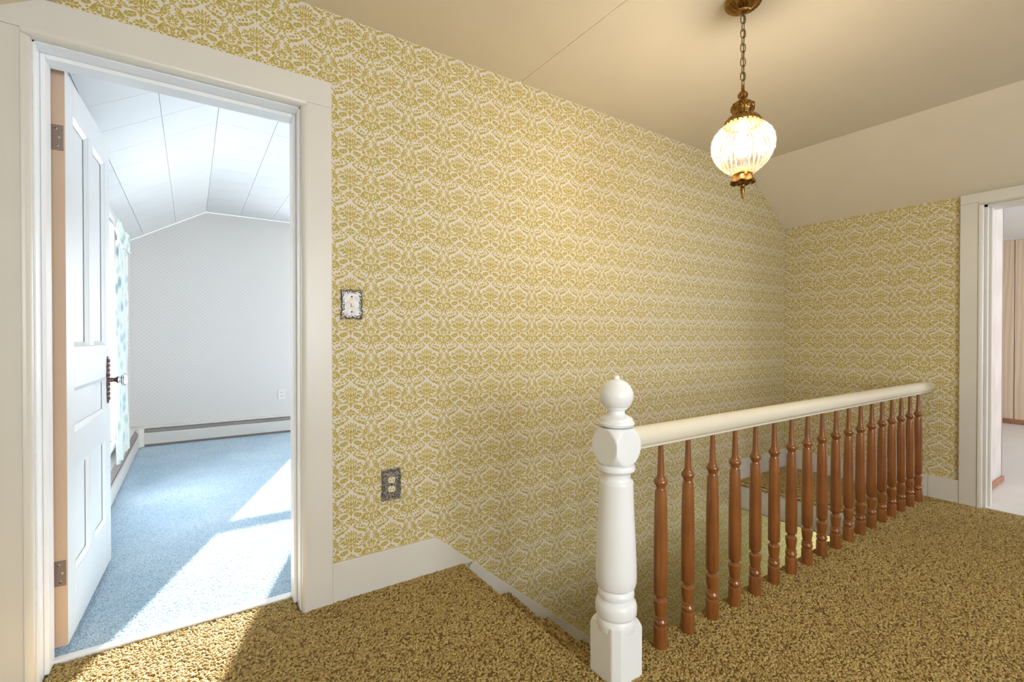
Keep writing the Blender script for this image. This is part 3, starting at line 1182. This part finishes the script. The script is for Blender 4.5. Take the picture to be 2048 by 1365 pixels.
cr = MB().lathe([(0.030, 1.908), (0.038, 1.905), (0.047, 1.900), (0.055, 1.893), (0.061, 1.885), (0.065, 1.877), (0.066, 1.872), (0.064, 1.872), (0.060, 1.880), (0.05, 1.890), (0.03, 1.900)], P3, 96, bulb_mod(24, 0.025)).build('crown', 'brass', pl, smooth=50)
dr = MB()
for i in range(24):
    t = 2 * pi * i / 24
    dr.ball((PX + 0.0655 * cos(t), PY + 0.0655 * sin(t), 1.868), 0.0055, 8, (0.7, 0.7, 1.3))
dr.build('crown_drops', 'brass', cr, smooth=60)


def rib(r, z, t, j):
    return r * (1 + 0.020 * cos(36 * t) + 0.010 * cos(18 * t) * (1 if j % 2 else -1)), z


gp = [(0.058, 1.890), (0.061, 1.878), (0.066, 1.868), (0.078, 1.858), (0.091, 1.846), (0.102, 1.832), (0.109, 1.816), (0.112, 1.800), (0.1125, 1.785), (0.110, 1.768),
      (0.104, 1.750), (0.095, 1.733), (0.083, 1.717), (0.070, 1.703), (0.057, 1.692), (0.046, 1.684), (0.038, 1.678)]
MB().lathe(gp, P3, 216, rib, cap=False).build('glass_globe', 'globe', pl, smooth=80)
MB().ball((PX, PY, 1.785), 0.033, 24, (1, 1, 1.25)).build('light_bulb', 'bulb', pl, smooth=80)
MB().lathe([(0.014, 1.90), (0.016, 1.85), (0.014, 1.825)], P3, 16).build('socket', 'ivory', pl, smooth=50)
cup = MB().lathe([(0.0, 1.688), (0.036, 1.686), (0.037, 1.680), (0.033, 1.675), (0.034, 1.668), (0.040, 1.658), (0.043, 1.650), (0.040, 1.650), (0.030, 1.660), (0.016, 1.652), (0.008, 1.644), (0.005, 1.638)], P3, 64,
                 lambda r, z, t, j: ((r * (1 + 0.10 * abs(cos(3.5 * t))), z - 0.006 * abs(sin(3.5 * t))) if 4 <= j <= 8 else (r, z))).build('bottom_cup', 'brass', pl, smooth=50)
MB().lathe([(0.004, 1.648), (0.009, 1.640), (0.0105, 1.634), (0.007, 1.629), (0.0085, 1.624), (0.008, 1.615), (0.0055, 1.603), (0.0028, 1.594), (0.0038, 1.591), (0.003, 1.587), (0.0005, 1.585)], P3, 24).build('bottom_finial', 'brass', pl, smooth=50)
ld = bpy.data.lights.new('pendant_light', 'POINT')
ld.energy = 24
ld.color = (1.0, 0.83, 0.62)
ld.shadow_soft_size = 0.075
lo = bpy.data.objects.new('pendant_light', ld)
COL.objects.link(lo)
lo.parent = pl
lo.location = (0, 0, 1.785 - ZC)

# ------------------------------------------------------------------ bedroom door
TILT = radians(-2.5)
dr = empty('door_1', (-0.346, 2.146, 0), 'open white five panel door with glass knob leading into bedroom', 'door', kind='structure', rz=TILT)
W_, Z0, Z1, TT = 0.73, 0.016, 1.946, 0.035


def dpart(name, x0, x1, y0, y1, z0, z1, mat='cool', bev=0.002, parent=dr):
    return MB().box(x0, x1, y0, y1, z0, z1).build(name, mat, parent, bevel=bev, world=False)


ya, yb, ym0, ym1 = 0.098, W_ - 0.098, 0.325, 0.405
dpart('stile', -TT, 0, 0, ya, Z0, Z1)
dpart('stile', -TT, 0, yb, W_, Z0, Z1)
for z0, z1 in ((Z0, 0.222), (0.592, 0.718), (0.872, 1.018), (1.832, Z1)):
    dpart('rail', -TT, 0, ya, yb, z0, z1)
dpart('muntin', -TT, 0, ym0, ym1, 0.222, 0.592)
dpart('muntin', -TT, 0, ym0, ym1, 1.018, 1.832)
MB().box(-TT, -0.0005, -0.0012, 0.0006, Z0, Z1).build('hinge_edge', 'edge', dr, world=False)
for y0, y1, z0, z1 in ((ya, ym0, 1.018, 1.832), (ym1, yb, 1.018, 1.832), (ya, yb, 0.718, 0.872), (ya, ym0, 0.222, 0.592), (ym1, yb, 0.222, 0.592)):
    pn = dpart('panel', -TT + 0.012, -0.014, y0, y1, z0, z1, bev=0)
    m = MB()
    # bevelled moulding frame around the panel on the visible side
    w = 0.016
    for (a0, a1, b0, b1) in ((y0, y1, z0, z0 + w), (y0, y1, z1 - w, z1)):
        m.prism([(-0.014, b0), (-0.002, b0), (-0.012, b1)] if b0 == z0 else [(-0.014, b1), (-0.012, b0), (-0.002, b1)], 1, a0, a1)
    for (a0, a1) in ((y0, y0 + w), (y1 - w, y1)):
        m.prism([(-0.014, a0), (-0.002, a0), (-0.012, a1)] if a0 == y0 else [(-0.014, a1), (-0.012, a0), (-0.002, a1)], 2, z0, z1)
    m.build('moulding', 'cool', pn, world=False)
# escutcheon and glass knob
es = MB()
poly = []
nz = 40
for i in range(nz + 1):
    t = i / nz
    z = 0.752 + 0.212 * t
    wdt = 0.024 * (sin(pi * min(max(t, 0.02), 0.98)) ** 0.35) * (1 + 0.12 * cos(10 * pi * t))
    poly.append((wdt, z))
full = [(0.668 + w, z) for w, z in poly] + [(0.668 - w, z) for w, z in reversed(poly)]
es.prism(full, 0, 0.0, 0.004)
esc = es.build('escutcheon', 'escut', dr, bevel=0.001, world=False)
es2 = MB()
for i in range(9):
    for sg in (-1, 1):
        if i == 4:
            continue
        es2.ball((0.005, 0.668 + sg * 0.013, 0.772 + 0.0215 * i), 0.006, 8, (0.6, 1, 1.4))
es2.build('relief', 'escut', esc, smooth=60, world=False)
kn = [(0.012, 0.004), (0.010, 0.010), (0.009, 0.022), (0.011, 0.030), (0.017, 0.036), (0.018, 0.038), (0.004, 0.039)]


def lathe_x(prof, y, z, seg=20):
    return MB().rings([[(a, y + r * cos(2 * pi * i / seg), z + r * sin(2 * pi * i / seg)) for i in range(seg)] for r, a in prof])


lathe_x(kn, 0.668, 0.857).build('knob_shank', 'escut', dr, smooth=40, world=False)
lathe_x([(0.013, 0.0395), (0.017, 0.046), (0.026, 0.052), (0.027, 0.060), (0.024, 0.068), (0.014, 0.072), (0.003, 0.073)], 0.668, 0.857, 12).build('glass_knob', 'glass', dr, world=False)
for zc_ in (1.714, 0.262):
    h = MB().box(-0.0345, -0.004, -0.0042, -0.0012, zc_ - 0.042, zc_ + 0.042).build('hinge', 'hinge', dr, bevel=0.001, world=False)
    MB().lathe([(0.005, -0.044), (0.0055, -0.040), (0.0055, 0.040), (0.005, 0.044)], (-0.040, -0.003, zc_), 12).build('hinge_pin', 'hinge', h, smooth=40, world=False)
    for dz, dx in ((-0.028, -0.014), (0.0, -0.010), (0.028, -0.018)):
        lathe_y = MB().rings([[(dx - 0.004 + r * cos(2 * pi * i / 12), y_, zc_ + dz + r * sin(2 * pi * i / 12)) for i in range(12)] for r, y_ in ((0.0042, -0.004), (0.0042, -0.0052), (0.002, -0.006))])
        lathe_y.build('screw', 'pewter', h, smooth=40, world=False)


# ------------------------------------------------------------------ switch and outlet on the stair wall
def plate_outline(w, h, n=96):
    """wavy rococo outline around a rectangle w x h centred at the origin."""
    pts = []
    for i in range(n):
        t = 2 * pi * i / n
        c, s_ = cos(t), sin(t)
        p = 7.0
        r = (abs(c / (w / 2)) ** p + abs(s_ / (h / 2)) ** p) ** (-1 / p)
        x, z = r * c, r * s_
        k_ = 1 + 0.05 * cos(11 * t + 0.6) + 0.03 * cos(23 * t)
        corner = (abs(c) * abs(s_) * 2) ** 6
        k_ += 0.05 * corner
        pts.append((x * k_, z * k_))
    return pts


def rococo_plate(root, cx, cz, w, h, face='pewter_face'):
    y = D
    out = plate_outline(w, h)
    pl_ = MB().prism([(cx + a, cz + b) for a, b in out], 1, y - 0.005, y).build('plate', 'pewter', root, bevel=0.001)
    MB().prism([(cx + a * 0.72, cz + b * 0.76) for a, b in plate_outline(w, h, 48)], 1, y - 0.0065, y - 0.0045).build('plate_face', face, pl_)
    MB().tube([(cx + a * 0.98, y - 0.006, cz + b * 0.98) for a, b in out], 0.0032, 6, True).build('scroll_border', 'pewter', pl_, smooth=60)
    m = MB()
    rnd = random.Random(3)
    for i in range(0, 96, 4):
        a, b = out[i]
        q = rnd.uniform(0, 6.28)
        m.tube([(cx + a * 0.88 + 0.0045 * cos(u), y - 0.0068, cz + b * 0.90 + 0.006 * sin(u + q * 0.1)) for u in [2 * pi * w_ / 10 for w_ in range(10)]], 0.0014, 5, True)
    for sx in (-1, 1):
        for sz in (-1, 1):
            m.ball((cx + sx * w * 0.49, y - 0.006, cz + sz * h * 0.485), 0.006, 10, (1, 0.7, 1))
    m.build('scrollwork', 'pewter', pl_, smooth=60)
    return pl_


sw = empty('light_switch', (0.542, D, 1.186), 'ornate pewter light switch plate on damask wall near door casing', 'light switch')
rococo_plate(sw, 0.542, 1.186, 0.080, 0.114)
MB().box(0.537, 0.547, D - 0.016, D - 0.005, 1.176, 1.190).build('toggle', 'ivory', sw, bevel=0.002)
MB().box(0.535, 0.549, D - 0.0075, D - 0.006, 1.170, 1.202).build('toggle_surround', 'ivory', sw)
for dz in (-0.031, 0.031):
    MB().ball((0.542, D - 0.0065, 1.186 + dz), 0.0034, 10, (1, 0.5, 1)).build('screw', 'dark', sw, smooth=60)

ot = empty('wall_outlet', (0.707, D, 0.421), 'ornate pewter double socket plate low on damask wall', 'outlet')
rococo_plate(ot, 0.707, 0.421, 0.078, 0.128, 'pewter')
for dz in (-0.0195, 0.0195):
    r_ = MB().prism([(0.707 + 0.0155 * cos(t) , 0.421 + dz + max(-0.0125, min(0.0125, 0.0155 * sin(t)))) for t in [2 * pi * i / 24 for i in range(24)]], 1, D - 0.009, D - 0.006).build('receptacle', 'ivory', ot)
    for dx, hh in ((-0.006, 0.0045), (0.006, 0.0038)):
        MB().box(0.707 + dx - 0.0011, 0.707 + dx + 0.0011, D - 0.0096, D - 0.0085, 0.421 + dz - hh - 0.002, 0.421 + dz + hh - 0.002).build('slot', 'dark', r_)
    MB().ball((0.707, D - 0.009, 0.421 + dz + 0.0085), 0.0022, 8, (1, 0.4, 1)).build('slot', 'dark', r_)
MB().ball((0.707, D - 0.0066, 0.421), 0.003, 10, (1, 0.5, 1)).build('screw', 'dark', ot, smooth=60)

bo = empty('wall_outlet', (0.83, BY, 0.42), 'small white outlet on the honeycomb papered bedroom wall', 'outlet')
MB().box(0.795, 0.865, BY - 0.005, BY, 0.36, 0.475).build('plate', 'white_plastic', bo, bevel=0.002)
for dz in (-0.02, 0.02):
    r_ = MB().prism([(0.83 + 0.016 * cos(t), 0.418 + dz + max(-0.013, min(0.013, 0.016 * sin(t)))) for t in [2 * pi * i / 20 for i in range(20)]], 1, BY - 0.008, BY - 0.004).build('receptacle', 'white_plastic', bo)
    for dx in (-0.006, 0.006):
        MB().box(0.83 + dx - 0.0016, 0.83 + dx + 0.0016, BY - 0.009, BY - 0.0075, 0.412 + dz, 0.424 + dz).build('slot', 'dark', r_)

# ------------------------------------------------------------------ baseboard heaters
HX = XL + 0.05


def heater_back():
    h = empty('baseboard_heater', (1.5, BY, 0), 'long white baseboard heater along the bedroom back wall', 'heater')
    x0, x1 = XL + 0.10, XR - 0.05
    MB().box(x0, x1, BY - 0.008, BY - 0.001, 0.03, 0.185).build('back_plate', 'heater', h)
    MB().prism([(BY - 0.066, 0.02), (BY - 0.056, 0.02), (BY - 0.058, 0.132), (BY - 0.068, 0.130)], 0, x0, x1).build('front_cover', 'heater', h)
    MB().prism([(BY - 0.001, 0.192), (BY - 0.001, 0.182), (BY - 0.045, 0.168), (BY - 0.055, 0.172), (BY - 0.05, 0.178)], 0, x0, x1).build('top_hood', 'heater', h)
    MB().prism([(BY - 0.048, 0.163), (BY - 0.046, 0.160), (BY - 0.060, 0.134), (BY - 0.062, 0.137)], 0, x0, x1).build('damper', 'heater_in', h)
    MB().box(x0, x1, BY - 0.05, BY - 0.02, -0.004, 0.03).build('foot', 'heater_in', h)
    for i in range(6):
        MB().ball((0.02 + 0.33 * i, BY - 0.062, 0.15), 0.004, 8).build('damper_pin', 'dark', h, smooth=60)
    return h


heater_back()
h = empty('baseboard_heater', (XL, 4.6, 0), 'white baseboard heater under the curtained bedroom window', 'heater')
y0, y1 = 2.95, BY - 0.10
MB().box(XL + 0.001, XL + 0.008, y0, y1, 0.03, 0.185).build('back_plate', 'heater', h)
MB().prism([(HX + 0.016, 0.004), (HX + 0.006, 0.004), (HX + 0.006, 0.112), (HX + 0.016, 0.110)], 1, y0, y1).build('front_cover', 'heater', h)
MB().prism([(XL + 0.001, 0.192), (XL + 0.001, 0.182), (XL + 0.034, 0.172), (XL + 0.04, 0.176)], 1, y0, y1).build('top_hood', 'heater', h)
MB().prism([(XL + 0.036, 0.165), (XL + 0.034, 0.162), (XL + 0.058, 0.126), (XL + 0.060, 0.128)], 1, y0, y1).build('damper', 'heater_in', h)
MB().box(XL + 0.012, XL + 0.05, y0, y1, 0.05, 0.10).build('element', 'dark', h)
cb = empty('heater_corner', (XL, BY, 0), 'white corner cover joining the two bedroom baseboard heaters', 'heater')
MB().prism([(XL + 0.001, BY - 0.101), (XL + 0.064, BY - 0.101), (XL + 0.101, BY - 0.066), (XL + 0.101, BY - 0.001), (XL + 0.001, BY - 0.001)], 2, -0.002, 0.178).build('cover', 'heater', cb, bevel=0.004)
MB().prism([(XL + 0.001, BY - 0.104), (XL + 0.05, BY - 0.104), (XL + 0.104, BY - 0.055), (XL + 0.104, BY - 0.001), (XL + 0.001, BY - 0.001)], 2, 0.1785, 0.190).build('cap', 'heater', cb, bevel=0.003)


# ------------------------------------------------------------------ windows
def window_y(name, hole, y, label, meet, deep=0.14):
    """double-hung window in a wall along x (hole x0,x1,z0,z1) at wall face y."""
    x0, x1, z0, z1 = hole
    w = empty(name, ((x0 + x1) / 2, y, z0), label, 'window', kind='structure')
    fy0, fy1 = y + 0.075, y + 0.125
    fw = 0.05
    MB().box(x0, x0 + fw, fy0, fy1, z0, z1).build('side_frame', 'white', w)
    MB().box(x1 - fw, x1, fy0, fy1, z0, z1).build('side_frame', 'white', w)
    MB().box(x0 + fw, x1 - fw, fy0, fy1, z1 - 0.07, z1).build('head_frame', 'white', w)
    MB().box(x0 + fw, x1 - fw, fy0, fy1, z0, z0 + 0.07).build('bottom_rail', 'white', w)
    MB().box(x0 + fw, x1 - fw, fy0, fy1, meet - 0.032, meet + 0.032).build('meeting_rail', 'white', w)
    for a, b in ((z0 + 0.07, meet - 0.032), (meet + 0.032, z1 - 0.07)):
        MB().box(x0 + fw, x1 - fw, fy0 + 0.022, fy0 + 0.026, a, b).build('pane', 'pane', w)
    t = 0.08
    MB().box(x0 - t, x0, y - 0.02, y, z0, z1 + t).build('casing', 'white', w)
    MB().box(x1, x1 + t, y - 0.02, y, z0, z1 + t).build('casing', 'white', w)
    MB().box(x0, x1, y - 0.02, y, z1, z1 + t).build('casing', 'white', w)
    MB().box(x0 - t - 0.02, x1 + t + 0.02, y - 0.05, y + 0.07, z0 - 0.03, z0).build('sill', 'white', w)
    return w


window_y('window_2', (WIN2[0], WIN2[1], WIN2[2], WIN2[3]), BY, 'narrow white double hung window in the bedroom back wall', 1.258)


def window_x(name, hole, x, sg, label):
    y0, y1, z0, z1 = hole
    w = empty(name, (x, (y0 + y1) / 2, z0), label, 'window', kind='structure')

    def bx(nm, a0, a1, d0, d1, c0, c1, mat='white'):
        xa, xb = sorted((x + sg * d0, x + sg * d1))
        MB().box(xa, xb, a0, a1, c0, c1).build(nm, mat, w)
    fw = 0.05
    zm = (z0 + z1) / 2
    bx('side_frame', y0, y0 + fw, 0.05, 0.1, z0, z1)
    bx('side_frame', y1 - fw, y1, 0.05, 0.1, z0, z1)
    bx('head_frame', y0 + fw, y1 - fw, 0.05, 0.1, z1 - fw, z1)
    bx('bottom_rail', y0 + fw, y1 - fw, 0.05, 0.1, z0, z0 + fw)
    bx('meeting_rail', y0 + fw, y1 - fw, 0.05, 0.1, zm - 0.025, zm + 0.025)
    bx('pane', y0 + fw, y1 - fw, 0.07, 0.074, z0 + fw, zm - 0.025, 'pane')
    bx('pane', y0 + fw, y1 - fw, 0.07, 0.074, zm + 0.025, z1 - fw, 'pane')
    t = 0.09
    bx('casing', y0 - t, y0, -0.02, 0, z0, z1 + t)
    bx('casing', y1, y1 + t, -0.02, 0, z0, z1 + t)
    bx('casing', y0, y1, -0.02, 0, z1, z1 + t)
    bx('sill', y0 - t, y1 + t, -0.03, 0.05, z0 - 0.03, z0)
    return w


window_x('window_1', WIN1, XL, -1, 'white bedroom window behind the floral curtain')
window_x('added_window_3', ADDED_WIN, XR, 1, 'wide white window added unseen on the right wall to brighten the bedroom')

# ------------------------------------------------------------------ curtain
cu = empty('curtain', (XL + 0.07, 4.6, 0.08), 'white curtain with blue and green flowers beside bedroom window', 'curtain')


def drape(y0, y1, z0, z1, xc, amp, waves, n=60, m=14, gather=0.0):
    vs, fs = [], []
    for side in (0, 1):
        for j in range(m + 1):
            v = j / m
            z = z0 + (z1 - z0) * v
            pinch = 1 - gather * (v ** 2) * 0.0
            for i in range(n + 1):
                u = i / n
                a = amp * (1 - 0.35 * v)
                x = xc + a * sin(2 * pi * waves * u + 0.5 * sin(3 * v)) + 0.006 * sin(7 * v + 9 * u)
                yy = y0 + (y1 - y0) * u + 0.02 * (1 - v) * sin(5 * u)
                vs.append((x + (0.0025 if side else 0), yy, z))
    off = (n + 1) * (m + 1)
    for j in range(m):
        for i in range(n):
            q = (j * (n + 1) + i, j * (n + 1) + i + 1, (j + 1) * (n + 1) + i + 1, (j + 1) * (n + 1) + i)
            fs.append(q)
            fs.append(tuple(k_ + off for k_ in reversed(q)))
    bd = [i for i in range(n + 1)] + [j * (n + 1) + n for j in range(1, m + 1)] + [m * (n + 1) + i for i in range(n - 1, -1, -1)] + [j * (n + 1) for j in range(m - 1, 0, -1)]
    for a_, b_ in zip(bd, bd[1:] + bd[:1]):
        fs.append((a_, b_, b_ + off, a_ + off))
    return MB().add(vs, fs)


drape(4.08, 4.74, 0.20, 1.70, XL + 0.062, 0.016, 6, 72).build('drape_panel', 'curtain', cu, smooth=80)
drape(4.06, 4.80, 1.70, 1.835, XL + 0.076, 0.011, 8, 80, 4).build('pleated_heading', 'curtain', cu, smooth=80)
cr_ = empty('curtain_rod', (XL, 3.9, 1.80), 'grey curtain rod above the bedroom window', 'curtain rod')
MB().tube([(XL + 0.05, 3.0, 1.80), (XL + 0.05, 5.0, 1.80)], 0.009, 10).build('rod', 'pewter', cr_, smooth=60)
for yy in (3.05, 4.96):
    MB().tube([(XL, yy, 1.80), (XL + 0.05, yy, 1.80)], 0.006, 8).build('bracket', 'pewter', cr_, smooth=60)
